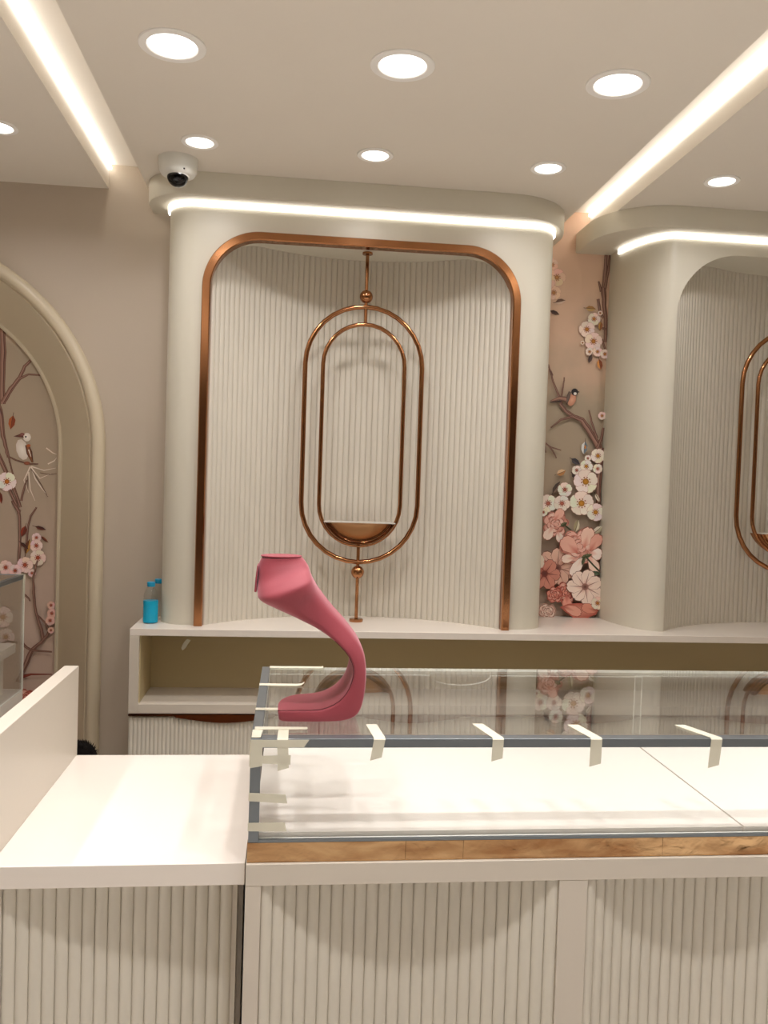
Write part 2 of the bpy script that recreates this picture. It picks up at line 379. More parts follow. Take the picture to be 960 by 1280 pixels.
pm.leaf(718, 577, 13, 8, .6, (84, 80, 84), (58, 56, 62)); pm.leaf(700, 590.5, 13, 9, -.4, (184, 128, 76), (224, 190, 150)); pm.leaf(694, 609, 18, 8, -1.0, (132, 112, 96), (88, 74, 66)); pm.leaf(717, 595, 10, 7, .8, (76, 64, 64), (58, 50, 52))
W_ = (250, 240, 226)
for x, y, r in ((745.6, 570, 9), (733, 573, 4), (731, 583, 8), (719, 588, 6), (745, 586, 6), (730, 602, 15), (704, 612, 9), (724.6, 629, 15), (742, 640, 11), (683, 629, 11), (700, 629, 10), (677, 640, 5)):
    pm.flower(x, y, r, W_, (240, 206, 190), (214, 146, 44) if r > 7 and x > 715 else (196, 108, 86))
pm.leaf(744, 622, 12, 5, 1.1, (240, 226, 206), (206, 190, 166)); pm.leaf(718, 657, 17, 8, -1.3, (216, 206, 176), (172, 160, 124)); pm.leaf(744, 662, 15, 9, -.7, (206, 200, 168), (236, 226, 206))
pm.rose(692, 655, 19, PALE, 1.0); pm.petal(690, 650, -.9, 17, 11, (214, 120, 104), (244, 190, 172), (184, 96, 80)); pm.petal(688, 658, 2.1, 18, 12, (230, 160, 142), (250, 226, 212), (184, 110, 94)); pm.petal(694, 664, 1.2, 14, 10, (230, 160, 142), (250, 232, 220), (184, 110, 94))
pm.leaf(702, 655, 10, 6, -.5, (78, 84, 56), (104, 106, 74)); pm.stroke([(703, 656), (709, 661), (715, 666)], 1.8, (74, 78, 52))
pm.lily(694, 709, 24, (196, 128, 112), (232, 190, 170), 7, .3); pm.lily(678, 716, 21, (160, 72, 60), (212, 142, 124), 6, .1)
pm.rose(704, 740, 15, PINK, 1.2); pm.rose(690, 742, 12, PINK, 1.0)
pm.rose(720, 682, 27, PALE, .9, .4); pm.petal(718, 690, -2.4, 26, 20, (206, 104, 88), (240, 186, 168), (176, 84, 70)); pm.petal(726, 684, -1.3, 26, 17, (214, 120, 100), (246, 206, 188), (184, 96, 80)); pm.petal(733, 688, -1.0, 24, 14, (206, 112, 96), (236, 176, 158), (176, 84, 70))
pm.petal(728, 692, 2.2, 32, 12, (240, 196, 178), (252, 236, 224), (190, 122, 104)); pm.petal(732, 694, 1.1, 22, 13, (236, 170, 152), (250, 222, 206), (190, 110, 92)); pm.petal(734, 690, .2, 14, 15, (236, 170, 152), (252, 236, 226), (190, 110, 92)); pm.petal(714, 696, 3.0, 16, 11, (230, 160, 140), (250, 226, 210), (184, 100, 84))
pm.leaf(729, 694, 15, 6, -.3, (70, 84, 52), (98, 108, 72)); pm.leaf(725, 700, 12, 5, 1.9, (66, 78, 50), (92, 100, 68)); pm.stroke([(729, 696), (737, 705), (745, 713)], 2, (70, 76, 52)); pm.leaf(740, 715, 12, 6, .1, (92, 116, 88), (70, 92, 68))
pm.lily(727, 732, 22, (214, 156, 140), (248, 226, 212), 7, .5); pm.petal(704, 742, 1.5, 18, 12, (196, 96, 82), (232, 160, 142), (160, 72, 60))
pm.fan((716, 762), [(696, 757), (706, 753), (720, 752), (733, 753), (745, 757), (741, 766), (726, 772), (712, 770), (703, 763)], (226, 160, 138), (182, 88, 72)); pm.petal(744, 762, 3.4, 22, 12, (160, 70, 56), (224, 150, 128), (140, 60, 50)); pm.petal(700, 756, .4, 24, 12, (176, 84, 70), (234, 170, 150), (150, 66, 54))
pm.rose(680, 762, 13, ((206, 160, 144), (240, 214, 200), (250, 238, 226)), .8); pm.flower(742, 752, 8)
for x, y, r in ((770, 560, 10), (775, 620, 14), (662, 600, 12), (660, 700, 16), (765, 700, 16)): pm.flower(x, y, r)
pm.build(wall_back)

pl = Print(3.862)
pl.branch([(3, 398), (4, 440), (3, 480), (3, 505)], 6, 7); pl.branch([(4, 503), (14, 486), (25, 472), (31, 458), (42, 447)], 6, 2.6); pl.branch([(25, 473), (36, 468), (56, 469.5)], 2.6, .8)
pl.branch([(-4, 500), (1, 520), (4, 545), (8, 562), (10, 572)], 8, 1.6); pl.branch([(-6, 560), (8, 590), (22, 622), (26, 634)], 5, 2.4); pl.branch([(9, 570), (20, 575), (36, 580), (48, 580)], 1.1, .6)
pl.branch([(9, 560), (14, 585), (20, 602)], 1.4, .8)
pl.leaf(15, 528, 18, 10, 1.75, (176, 92, 48), (140, 64, 34)); pl.leaf(1, 622, 16, 6, 1.4, (150, 62, 36), (110, 44, 28))
for p in ([(38, 583), (34, 592), (30, 600), (36, 616)], [(39, 583), (44, 598), (52, 610), (60, 620)], [(39, 584), (50, 598), (64, 592)], [(39, 583), (55, 588), (70, 585)], [(58, 560), (66, 566), (71, 568)], [(60, 580), (68, 576), (71, 572)], [(36, 590), (38, 612), (44, 626)]):
    pl.stroke(p, [1.6, 1.8, 1.4, .4][:len(p)] if len(p) == 4 else [1.8, 1.4, .4], (240, 228, 212), (214, 196, 178))
for p in ([(39, 586), (52, 606), (60, 621)], [(50, 591), (62, 593), (71, 592)], [(35, 595), (35, 612)]): pl.stroke(p, .7, (104, 74, 60))
pl.blob(28, 562, 7.5, 13.5, (246, 238, 226), (222, 208, 194), -.25); pl.blob(34, 546.5, 5, 5.5, (248, 242, 232), (226, 214, 200)); pl.fan((26, 545), [(17, 545.5), (28, 541.5), (30, 547), (24, 546.5)], (120, 70, 58), (84, 48, 44)); pl.blob(28, 543, 3, 2, (150, 100, 92), (120, 70, 64))
pl.blob(32.5, 546, 1.2, 1.2, (30, 28, 40), (30, 28, 40), n=6); pl.stroke([(34, 556), (37, 566), (41, 578)], [5, 7.5, 2], (150, 92, 58), (70, 44, 36)); pl.stroke([(36, 562), (39, 571)], [1.6, .6], (236, 224, 208)); pl.blob(36, 557, 2.5, 1.8, (176, 90, 44), (176, 90, 44)); pl.blob(34, 579, 4, 2.2, (176, 104, 76), (140, 80, 58))
pl.flower(9, 602, 12, (252, 240, 228), (246, 214, 196), (216, 124, 40), .3)
pl.branch([(12, 612), (20, 628), (25, 645), (25, 680), (24, 704)], 2.6, 3); pl.branch([(27, 626), (30, 612), (34, 600)], 2.2, .8); pl.branch([(46, 634), (39, 645), (35, 658), (33, 690)], 1.2, 2); pl.branch([(15, 626), (22, 636), (25, 640)], 2, 5)
pl.leaf(30, 664, 15, 8, 1.9, (150, 58, 36), (110, 44, 30)); pl.leaf(51, 660, 15, 5, .3, (110, 52, 42), (80, 40, 36)); pl.leaf(56, 674, 13, 4, .7, (96, 50, 40), (140, 70, 44)); pl.leaf(35, 683, 20, 8, -1.3, (200, 146, 66), (110, 62, 40)); pl.leaf(31, 682, 14, 5, .7, (96, 52, 40), (70, 40, 34))
for x, y, r in ((46, 672, 6), (46, 682, 8), (48, 697, 10), (32, 706, 10), (8, 709, 9), (20, 713, 8), (41, 716, 5), (-8, 716, 8)): pl.flower(x, y, r, (250, 222, 214), (232, 168, 156), (196, 88, 58))
pl.branch([(48, 700), (43, 720), (43, 740), (46, 765), (53, 786), (55, 800)], 1.2, 4); pl.branch([(66, 782), (60, 794), (50, 804), (41, 812)], 2.2, 4); pl.branch([(48, 768), (58, 778), (62, 786)], 1, 2); pl.branch([(41, 812), (35, 826), (28, 842), (24, 852)], 4.5, 6)
pl.branch([(28, 802), (35, 809), (41, 812), (52, 813), (66, 814)], 2.6, 1.2); pl.branch([(31, 742), (37, 747), (39, 751)], 1.8, .8); pl.stroke([(28, 845), (40, 842), (66, 842)], [5, 2.5, 1.2], (150, 70, 54), (110, 50, 42))
for x, y, r in ((65, 756, 5), (66, 766, 6), (64, 775, 6), (65, 787, 4)): pl.flower(x, y, r, (240, 196, 182), (214, 132, 116), (190, 92, 70))
pl.rose(33, 872, 16, PINK, .8); pl.rose(12, 900, 22, PINK, .8); pl.flower(6, 770, 13); pl.flower(10, 795, 11); pl.branch([(0, 805), (12, 800), (24, 802)], 1, 2)
for k in range(16):
    x, y = random.uniform(-300, -20), random.uniform(420, 900)
    if k % 3 == 0: pl.branch([(x, y), (x+20, y+40), (x+16, y+90)], 6, 2)
    pl.flower(x, y, random.uniform(9, 18))
pl.branch([(-60, 430), (-40, 600), (-70, 760), (-50, 900)], 14, 20)
pl.build(wall_arch)

# ------------------------------------------------------------------ display wall panels with a concave fluted niche
def niche_outline(x0, x1, z0, ztop, r, n=14):
    """up the left side, over the rounded top, down the right side"""
    return [(x0, z0)] + arc(x0+r, ztop-r, r, 180, 90, n) + arc(x1-r, ztop-r, r, 90, 0, n) + [(x1, z0)]

def rib_mesh(w, d, h, n=8):
    mb = MB(); sec = [(-w/2, 0.002)] + [(-w/2*math.cos(PI*k/n), -d*math.sin(PI*k/n)**1.0) for k in range(n+1)] + [(w/2, 0.002)]
    mb.rings([[(p[0], p[1], 0) for p in sec], [(p[0], p[1], h) for p in sec]], cap0=True, cap1=True)
    return mb
def make_ribs(name, parent, places, w, d, z0, h, mat, n=8):
    """places: list of (x, y, angle); every rib an object of its own, sharing one mesh"""
    global FRONT
    first = None; o = origin(parent); fr = FRONT; k = CAM_SCALE if fr else 1
    for (x, y, a) in places:
        if first is None:
            FRONT = False
            ob = rib_mesh(w*k, d*k, h*k, n).build(name, mat, None, sharp=50); ob.parent = parent; first = ob
            FRONT = fr
        else:
            ob = first.copy(); ob.parent = parent; COL.objects.link(ob)
        ob.location = W((x, y, z0)) - o; ob.rotation_euler = (0, 0, a)
def arc_places(x0, x1, yedge, sag, pitch):
    c = x1-x0; h = sag; R = (c*c/4+h*h)/(2*h); cx = (x0+x1)/2; cy = yedge+h-R
    A = math.asin(c/2/R); n = round(2*A*R/pitch); out = []
    for k in range(n):
        t = -A + (k+.5)*2*A/n
        out.append((cx+R*math.sin(t), cy+R*math.cos(t), -t))
    sheet = [(cx+R*math.sin(t), cy+R*math.cos(t)) for t in [-A+2*A*k/40 for k in range(41)]]
    return out, sheet, 2*A*R/n

YF, ZS, ZK = 3.50, 0.90, 2.61     # panel front, shelf top, cornice underside
def wall_panel(x0, x1, rl, rly, rr, ybl, ybr, ox0, ox1, otop, orad, corn, label, copper):
    t = thing('wall_panel', ((x0+x1)/2, YF, ZS), label, 'wall panel')
    mb = MB()
    ry = rly or rl
    def left_arc(d, n=14, a0=180): return [(x0+rl+(rl+d)*math.cos(math.radians(a)), YF+ry+(ry+d)*math.sin(math.radians(a))) for a in [a0+(270-a0)*k/n for k in range(n+1)]]
    left = [(x0, ybl)] + left_arc(0)
    right = arc(x1-rr, YF+rr, rr, 270, 360, 12) + [(x1, ybr)]
    for strip in (left, right):
        mb.rings([[(p[0], p[1], ZS) for p in strip], [(p[0], p[1], ZK+.01) for p in strip]], closed=False)
    ob_ = otop + (.026 if copper else 0)      # the copper trim laps over the edge of the opening
    nz_ = niche_outline(ox0, ox1, ZS, ob_, orad)
    loop = [(x0+rl, ZS)] + [(x0+rl, ZK+.01), (x1-rr, ZK+.01), (x1-rr, ZS)] + nz_[::-1]
    mb.face([(p[0], YF, p[1]) for p in loop])
    top = nz_[1:-1]
    mb.rings([[(p[0], YF, p[1]) for p in top], [(p[0], YF+.33, p[1]) for p in top]], closed=False)
    mb.build('body', M['panel'], t, sharp=35)
    pl_, sheet, pitch = arc_places(ox0+.001, ox1-.001, YF+.011, 0.289, 0.0252)
    bk = MB().rings([[(p[0], p[1]+.001, ZS) for p in sheet], [(p[0], p[1]+.001, ob_+.06) for p in sheet]], closed=False).build('niche_back', M['flute'], t)
    make_ribs('rib', bk, [q for q in pl_ if q[0] < 2.75], pitch, .0065, ZS, ob_+.05-ZS, M['flute'])
    if copper:
        w = .034; y0 = YF-.03
        mb = MB()
        outer = niche_outline(ox0-w, ox1+w, ZS, otop+w, orad+w, 18); inner = niche_outline(ox0, ox1, ZS, otop, orad, 18)
        rings = []
        for (a, b_) in zip(outer, inner):
            def mixp(u): return (a[0]*(1-u)+b_[0]*u, a[1]*(1-u)+b_[1]*u)
            q = [mixp(0), mixp(0), mixp(.12), mixp(.88), mixp(1), mixp(1)]; ys = [YF, y0+.006, y0, y0, y0+.006, YF+.02]
            rings.append([(p[0], y, p[1]) for p, y in zip(q, ys)])
        mb.rings(rings, cap0=True, cap1=True); mb.build('copper_trim', M['copper'], t, sharp=25)
    # cornice with rounded ends and its light strip
    cx0, cx1, cl, cr_, yf = corn
    plan = [(cx0, ybl)] + arc(cx0+cl, yf+cl, cl, 180, 270, 16) + arc(cx1-cr_, yf+cr_, cr_, 270, 360, 16) + [(cx1, ybr)]
    c = MB(); e = .008
    def off(p, d):
        # shrink the plan a little for the rounded lower edge
        q = [(cx0+d, ybl)] + arc(cx0+cl, yf+cl, cl-d, 180, 270, 16) + arc(cx1-cr_, yf+cr_, cr_-d, 270, 360, 16) + [(cx1-d, ybr)]
        return q
    c.rings([[(p[0], p[1], ZC-.0005) for p in plan], [(p[0], p[1], ZK+e) for p in plan], [(p[0], p[1], ZK+e*.3) for p in off(plan, e*.3)], [(p[0], p[1], ZK) for p in off(plan, e)]], cap0=True, cap1=True)
    co = c.build('cornice', M['panel'], t, sharp=35)
    g = .010
    a0 = 180 if rly is None else 192
    ext = [.03] if rly is None else []
    sp = [(x0-g, YF+ry+e_) for e_ in ext] + left_arc(g, 14, a0) + arc(x1-rr, YF+rr, rr+g, 270, 360, 14) + [(x1+g, YF+rr+.03)]
    si = [(x0-.001, YF+ry+e_) for e_ in ext] + left_arc(.001, 14, a0) + arc(x1-rr, YF+rr, rr+.001, 270, 360, 14) + [(x1+.001, YF+rr+.03)]
    MB().rings([[(a[0], a[1], ZK-.001), (a[0], a[1], ZK-.023), (b_[0], b_[1], ZK-.023), (b_[0], b_[1], ZK-.001)] for a, b_ in zip(sp, si)], cap0=True, cap1=True).build('light_strip', M['strip'], co)
    return t
wall_panel(-.53, 1.09, .12, None, .12, YW, YM, -.347, .892, 2.461, .197, (-.618, 1.16, .2, .3, 3.425),
           'tall cream wall panel whose fluted niche is framed in copper, behind the burgundy stand', True)
wall_panel(1.460, 3.138, .145, .37, .2, YM, YM, 1.614, 2.906, 2.53, .27, (1.29, 3.24, .3, .3, 3.425),
           'tall cream wall panel with an unframed fluted niche, cut off by the right picture edge', False)

# ------------------------------------------------------------------ copper oval display stands in the niches
def stadium(cx, z0, z1, hw, y, n=16):
    p = arc(cx, z1-hw, hw, 0, 180, n) + arc(cx, z0+hw, hw, 180, 360, n)
    return [(a, y, b_) for a, b_ in p]
def oval_stand(cx, label, top):
    y = 3.65
    t = thing('oval_stand', (cx, y, ZS), label, 'display stand')
    MB().lathe([(.029, 0), (.03, .002), (.03, .011), (.028, .013)], (cx, y, ZS)).build('base_plate', M['copper'], t)
    MB().lathe([(.022, 0), (.022, .008), (.02, .009)], (cx, y, top-.010)).build('top_plate', M['copper'], t)
    MB().tube([(cx, y, ZS+.01), (cx, y, 1.24)], .0074).build('rod', M['copper'], t)
    MB().tube([(cx, y, 2.18), (cx, y, top-.005)], .0074).build('rod', M['copper'], t)
    for z in (1.115, 2.298):
        MB().lathe([(.0001, -.0285)] + [(.0285*math.sin(PI*k/14), -.0285*math.cos(PI*k/14)) for k in range(1, 14)] + [(.0001, .0285)], (cx, y, z)).build('ball', M['copper'], t, sharp=80)
    MB().tube(stadium(cx, 1.158, 2.255, .2515, y), .0104, 12, True).build('outer_ring', M['copper'], t, sharp=80)
    MB().tube(stadium(cx, 1.230, 2.180, .1755, y), .0090, 12, True).build('inner_ring', M['copper'], t, sharp=80)
    cz = 1.230+.1765; zt = 1.33; hh = cz-zt
    prof = [(.172, 3.70), (.172, 3.612), (.168, 3.606), (.164, 3.606), (.162, 3.612), (.160, 3.624), (.156, 3.626), (.154, 3.620), (.149, 3.620), (.147, 3.632)] + [(.146-.069*k/7, 3.632-.022*math.sin(PI/2*k/7)) for k in range(8)]
    rings = []
    for R, yy in prof:
        A = math.acos(min(1, hh/R)); rings.append([(cx+R*math.sin(-A+2*A*k/32), yy, cz-R*math.cos(-A+2*A*k/32)) for k in range(33)])
    MB().rings(rings[:10], closed=False).build('tray', M['copper'], t, sharp=40); MB().rings(rings[9:], closed=False).build('tray_dome', M['brass'], t, sharp=40)
    MB().box(cx-.153, 3.604, zt-.001, cx+.153, 3.70, zt+.003).build('tray_top', M['pale_plate'], t)
    MB().face([(cx-.154, 3.70, zt)] + [(cx+.172*math.sin(-1.1+2.2*k/24), 3.70, min(zt, cz-.172*math.cos(-1.1+2.2*k/24))) for k in range(25)] + [(cx+.154, 3.70, zt)]).build('tray_back', M['copper'], t)
oval_stand(.2925, 'copper double oval stand with a half moon tray, centred in the copper-framed niche', 2.487)
oval_stand(2.258, 'copper double oval stand half cut off by the right picture edge', 2.53)

# ------------------------------------------------------------------ low wall cabinet under the panels
SX0, SX1, YS = -.617, 3.2, 3.40
cab = thing('wall_cabinet', (1.3, YS, FL), 'long cream cabinet with an open shelf along the back wall', 'cabinet')
MB().prism([(SX0, YS), (SX1, YS), (SX1, YM-.001), (XJ+.002, YM-.001), (XJ+.002, YW-.001), (SX0, YW-.001)], 'z', .872, ZS).build('countertop', M['white'], cab, .0015)
B('side_panel', M['cabinet'], cab, SX0, YS, .563, SX0+.036, YW-.001, .872, bevel=.001)
B('side_panel', M['cabinet'], cab, SX0+.002, YS+.028, .05, SX0+.036, YW-.031, .563)
B('side_panel', M['cabinet'], cab, SX1-.036, YS, .05, SX1, YW-.001, .872)
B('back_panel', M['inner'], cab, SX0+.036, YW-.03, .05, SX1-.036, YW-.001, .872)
B('side_shade_sheet', M['inner'], cab, SX0+.036, YS+.022, .600, SX0+.040, YW-.03, .872)  # thin added sheet that darkens the inner side, where only shade falls
B('shelf_board', M['cabinet'], cab, SX0+.036, YS, .563, SX1-.036, YW-.03, .600, bevel=.001)
B('plinth', M['cabinet'], cab, SX0+.01, YS+.04, FL, SX1-.01, YW-.03, .05)
DW = .754
for k in range(5):
    x0 = SX0+.002+k*DW; x1 = min(x0+DW-.004, SX1)
    d = B('door', M['cabinet'], cab, x0, YS+.008, .055, x1, YS+.026, .549)
    mb = MB(); n = int((x1-x0)/.0158); pts = []
    for j in range(n):
        for u in range(6):
            pts.append((x0+(x1-x0)*(j+u/6)/n, YS+.008-.004*abs(math.sin(PI*u/6))))
    pts.append((x1, YS+.008))
    mb.rings([[(p[0], p[1], .058) for p in pts], [(p[0], p[1], .546) for p in pts]], closed=False).build('fluting', M['flute'], d, sharp=60, kind='stuff')
    xc = (x0+x1)/2
    if x1-x0 > .6:
        dip = [(xc-.19+.38*j/20, .547-.019*math.sin(PI*j/20)**1.3) for j in range(21)]
        o2 = [(x0, .5605), (x0, .5555), (xc-.2, .5555), (xc-.19, .549)] + dip + [(xc+.2, .5555), (x1, .5555), (x1, .5605)]
        MB().prism(o2, 'y', YS-.006, YS+.007).build('handle', M['copper_dark'], d)

# little clear tag left hanging under the countertop
tg = thing('plastic_tag', (-.40, 3.46, .85), 'small crumpled clear plastic tag hanging under the left end of the countertop', 'tag')
MB().tube([(-.375, 3.45, .8715), (-.385, 3.45, .862), (-.40, 3.45, .858), (-.405, 3.45, .842)], .0012, 6).build('wire', M['plastic_clear'], tg)
mb = MB()
pts = [(-.402, 3.45, .852), (-.388, 3.455, .846), (-.398, 3.447, .832), (-.405, 3.452, .818), (-.418, 3.449, .806), (-.424, 3.454, .815), (-.415, 3.446, .836)]
mb.rings([pts, [(p[0]+.001, p[1]+.002, p[2]) for p in pts]], cap0=True, cap1=True); mb.build('sleeve', M['tape'], tg)

# ------------------------------------------------------------------ bottles
def bottle(x, y, label, filled=True):
    t = thing('bottle', (x, y, ZS), label, 'bottle', 'bottles on the countertop')
    body = [(.024, 0), (.029, .003), (.030, .012), (.029, .03), (.0297, .036), (.0290, .043), (.0297, .050), (.0290, .057), (.0297, .064), (.0290, .071), (.030, .082), (.030, .092), (.0285, .096), (.0275, .106), (.0285, .110), (.0265, .122), (.019, .138), (.0135, .147), (.0125, .152)]
    MB().lathe(body, (x, y, ZS), 24).build('body', M['plastic_clear'], t, sharp=70)
    if filled: MB().lathe([(r+.0005, z) for r, z in body if .003 <= z <= .092], (x, y, ZS), 24).build('blue_filling', M['cyan_label'], t, sharp=70)
    MB().lathe([(.0155, .149), (.0165, .151), (.0165, .166), (.015, .168)], (x, y, ZS), 20).build('cap', M['cyan'], t)
bottle(-.562, 3.545, 'small plastic bottle with bright blue lower half, the nearer of the two')
bottle(-.548, 3.655, 'blue-capped plastic bottle standing behind the nearer bottle, against the wall', False)

# ------------------------------------------------------------------ ceiling fittings
def downlight(x, y, r, watt, label, group, angle=150):
    t = thing('downlight', (x, y, ZC), label, 'ceiling light', group)
    ro, ri = r, r*.72
    prof = [(ro, 0), (ro, -.003), (ro*.97, -.005), (ri*1.06, -.005), (ri, -.001), (ri, 0)]
    rings = [[(x+a*math.cos(2*PI*j/40), y+a*math.sin(2*PI*j/40), ZC+b_) for j in range(40)] for a, b_ in prof]
    MB().rings(rings).build('flange', M['flange'], t)
    MB().lathe([(ri*1.005, -.0015), (ri*.99, -.0032), (ri*.6, -.0048), (.001, -.0052)], (x, y, ZC), 32).build('diffuser', M['disc'], t, sharp=80)
    l = bpy.data.lights.new('downlight_lamp', 'AREA'); l.shape = 'DISK'; l.size = ri*1.8; l.energy = watt; l.color = LIGHT_COL; l.spread = math.radians(angle)
    lo = bpy.data.objects.new('lamp', l); COL.objects.link(lo); lo.parent = t; lo.location = (0, 0, -.012)
names = {-1.054: 'cut by the left picture edge, beyond the lit cove', -.363: 'next to the camera dome', .267: 'middle of the far row, above the copper frame', .917: 'nearest the gap with the floral mural', 1.60: 'beyond the right cove, over the right panel'}
for x, nm in names.items():
    downlight(x, 3.13, .066, P_SMALL, 'small round ceiling downlight ' + nm, 'small downlights')
for x, nm in ((-.366, 'left'), (.28, 'middle'), (.92, 'right')):
    downlight(x, 2.455, .093, P_LARGE, 'large round ceiling downlight, %s of the three near the top edge' % nm, 'large downlights')
for x, nm in ((-.366, 'left'), (.28, 'middle'), (.92, 'right')):
    downlight(x, 1.785, .093, P_TABLE, 'round ceiling downlight over the counter tops, %s of its row of three, above the picture' % nm, 'downlights above the picture', SPREAD)
for x, nm in ((-.366, 'left'), (.28, 'middle'), (.92, 'right')):
    downlight(x, 1.115, .093, P_REAR, 'round ceiling downlight before the counters, %s of its row of three, above the picture' % nm, 'downlights above the picture', SPREAD)
for x, y, nm in ((-1.7, 1.785, 'over the far left of the shop'), (2.3, 1.785, 'over the far right of the shop'), (-1.7, .0, 'left of the viewpoint'), (2.3, .0, 'right of the viewpoint'), (.28, -1.4, 'behind the viewpoint')):
    downlight(x, y, .093, P_FILL, 'added round ceiling fill light ' + nm, 'added fill lights out of view', 80)  # unseen lamps added to raise the bounce light in the room

# LED strips inside the two ceiling coves
def cove(name, x0, x1, y1, label):
    o = MB().box(x0, -3.2, ZT-.024, x1, y1, ZT-.010).build(name, M['cove'], None); tag(o, label, 'light strip')
cove('cove_light', -.7995, -.788, 3.70, 'straight light strip in the left ceiling cove')
cove('cove_light', 1.340, 1.3515, 3.88, 'straight light strip in the right ceiling cove')

# dome camera
c0 = (-.462, 3.315, ZC)
cm = thing('dome_camera', c0, 'white dome security camera on the ceiling corner', 'security camera')
tl = Matrix.Rotation(math.radians(-10), 3, 'X')
MB().lathe([(.074, 0), (.074, -.008), (.072, -.030), (.070, -.046), (.062, -.060), (.044, -.068), (.040, -.069)], c0, 32).build('housing', M['camera_white'], cm, sharp=40)
cc = (c0[0], c0[1]-.008, ZC-.060)
MB().lathe([(.044, -.002), (.0445, -.008), (.041, -.013), (.038, -.012)], cc, 28, tilt=tl).build('dome_collar', M['camera_white'], cm)
MB().lathe([(.039*math.cos(t), -.010-.037*math.sin(t)) for t in [PI/2*k/9 for k in range(9)]] + [(.0005, -.047)], cc, 28, tilt=tl).build('dome', M['smoke'], cm, sharp=80)
MB().lathe([(.026*math.cos(t), -.008-.026*math.sin(t)) for t in [PI/2*k/6 for k in range(6)]] + [(.0005, -.034)], cc, 20, tilt=tl).build('lens_block', M['black'], cm, sharp=80)
MB().lathe([(.003, 0), (.003, -.004), (.0005, -.0042)], (c0[0]+.030, c0[1]-.0595, ZC-.052), 10).build('screw', M['black'], cm)

FRONT = True
# ------------------------------------------------------------------ white side table with its upright board
tb = thing('side_counter', (-.5, 1.6, ZB), 'white-topped counter with a fluted front, left of the glass case', 'counter')
B('top_slab', M['white'], tb, -1.05, 1.322, .865, -.056, 1.852, .900, bevel=.0015)
def depth_left(x): return .052*max(0.0, min(1.0, (x+.43)/.37))**.62
mb = MB(); xs = [-1.03+.96*k/60 for k in range(61)]
sheet = [(x, 1.336+depth_left(x)) for x in xs]
full = sheet + [(sheet[-1][0], 1.84), (xs[0], 1.84)]
mb.prism(full, 'z', ZB, .865).build('body', M['cabinet'], tb, sharp=50)
pl_ = []; x = xs[0]+.01
while x < -.075:
    dx = .001; a = math.atan2(depth_left(x+dx)-depth_left(x-dx), 2*dx)
    pl_.append((x, 1.336+depth_left(x), a)); x += .0195*math.cos(a)
make_ribs('rib', tb, pl_, .0195, .0056, ZB+.002, .862-ZB, M['flute'], 10)
B('side_post', M['cabinet'], tb, -.074, 1.42, ZB, -.062, 1.84, .865)
ub = B('upright_board', M['cabinet'], None, -.470, 1.324, .9003, -.440, 1.853, 1.092, bevel=.0015)
tag(ub, 'low cream upright board standing on the left of the white counter top', 'board')

# ------------------------------------------------------------------ main display counter
CX0, CX1, CY0, CY1 = -.054, 1.75, 1.305, 1.84
ct = thing('display_counter', (.8, 1.55, ZB), 'cream shop counter with scalloped fluted panels under the glass case', 'counter')
B('top_board', M['cabinet'], ct, CX0, CY0+.10, .871, CX1, CY1, .905)
B('top_rail', M['cabinet'], ct, CX0, CY0, .871, CX1, CY0+.10, .905, bevel=.001)
B('carcass', M['cabinet'], ct, CX0, CY0+.115, ZB, CX1, CY1, .871)
st = [(CX0, -.030), (.447, .494), (.9715, 1.0185), (1.496, 1.543)]
for a, b_ in st: B('stile', M['cabinet'], ct, a, CY0+.0005, ZB, b_, CY0+.115, .871, bevel=.001)
B('stile', M['cabinet'], ct, 1.70, CY0+.0005, ZB, CX1, CY0+.115, .871)
B('bottom_rail', M['cabinet'], ct, CX0, CY0+.001, ZB, CX1, CY0+.115, ZB+.06)
for k in range(3):
    a, b_ = st[k][1], st[k+1][0]
    pp, sheet, pitch = arc_places(a, b_, CY0+.0065, .050, .0198)
    fp = MB().rings([[(p[0], p[1]+.001, ZB+.06) for p in sheet], [(p[0], p[1]+.001, .871) for p in sheet]], closed=False).build('fluted_panel', M['flute'], ct)
    make_ribs('rib', fp, pp, pitch, .0056, ZB+.06, .811-ZB, M['flute'], 10)
cb = MB()
for (x0, x1) in ((CX0+.001, .195), (.1954, .288), (.2884, .62), (.6204, 1.2), (1.2004, CX1-.002)): 
    B('copper_band', M['band'], ct, x0, CY0+.006, .9055, x1, CY0+.02, .9365, bevel=.0002)
B('case_plinth', M['copper_dark'], ct, CX0+.002, CY0+.021, .9052, CX1-.002, CY1-.01, .9368)

# ------------------------------------------------------------------ glass case
GX0, GX1, GY0, GY1, GZ0, GZ1 = -.052, 1.74, 1.310, 1.822, .9372, 1.100
gc = thing('glass_case', ((GX0+GX1)/2, 1.56, GZ0), 'long glass showcase with grey metal edges and tape strips', 'display case')
bw, bh = .016, .014
E2 = [M['glass'], M['glass_edge']]
def pane(name, *a): return MB().box(*a, mi=0, edge_mi=1).build(name, E2, gc, smooth=False)
B('front_bar', M['metal_bar'], gc, GX0+bw, GY0, GZ1-bh, GX1, GY0+.022, GZ1, bevel=.0008)
B('side_bar', M['metal_bar'], gc, GX0, GY0, GZ1-bh, GX0+bw, GY1, GZ1+.0002, bevel=.0008)
B('corner_post', M['metal_bar'], gc, GX0, GY0, GZ0, GX0+bw, GY0+bw, GZ1-bh, bevel=.0008)
B('corner_post', M['metal_bar'], gc, GX0, GY1-bw, GZ0, GX0+bw, GY1, GZ1-bh, bevel=.0008)
B('sill_bar', M['metal_bar'], gc, GX0+bw, GY0, GZ0, GX1, GY0+.006, GZ0+.004)
B('copper_strip', M['copper'], gc, GX0+bw, GY0+.0225, GZ1-.007, GX1, GY0+.0255, GZ1-.0008)  # thin copper-coloured strip just behind the front bar
pane('top_pane', GX0+bw+.001, GY0+.026, GZ1-.0065, GX1, GY1, GZ1-.0005)
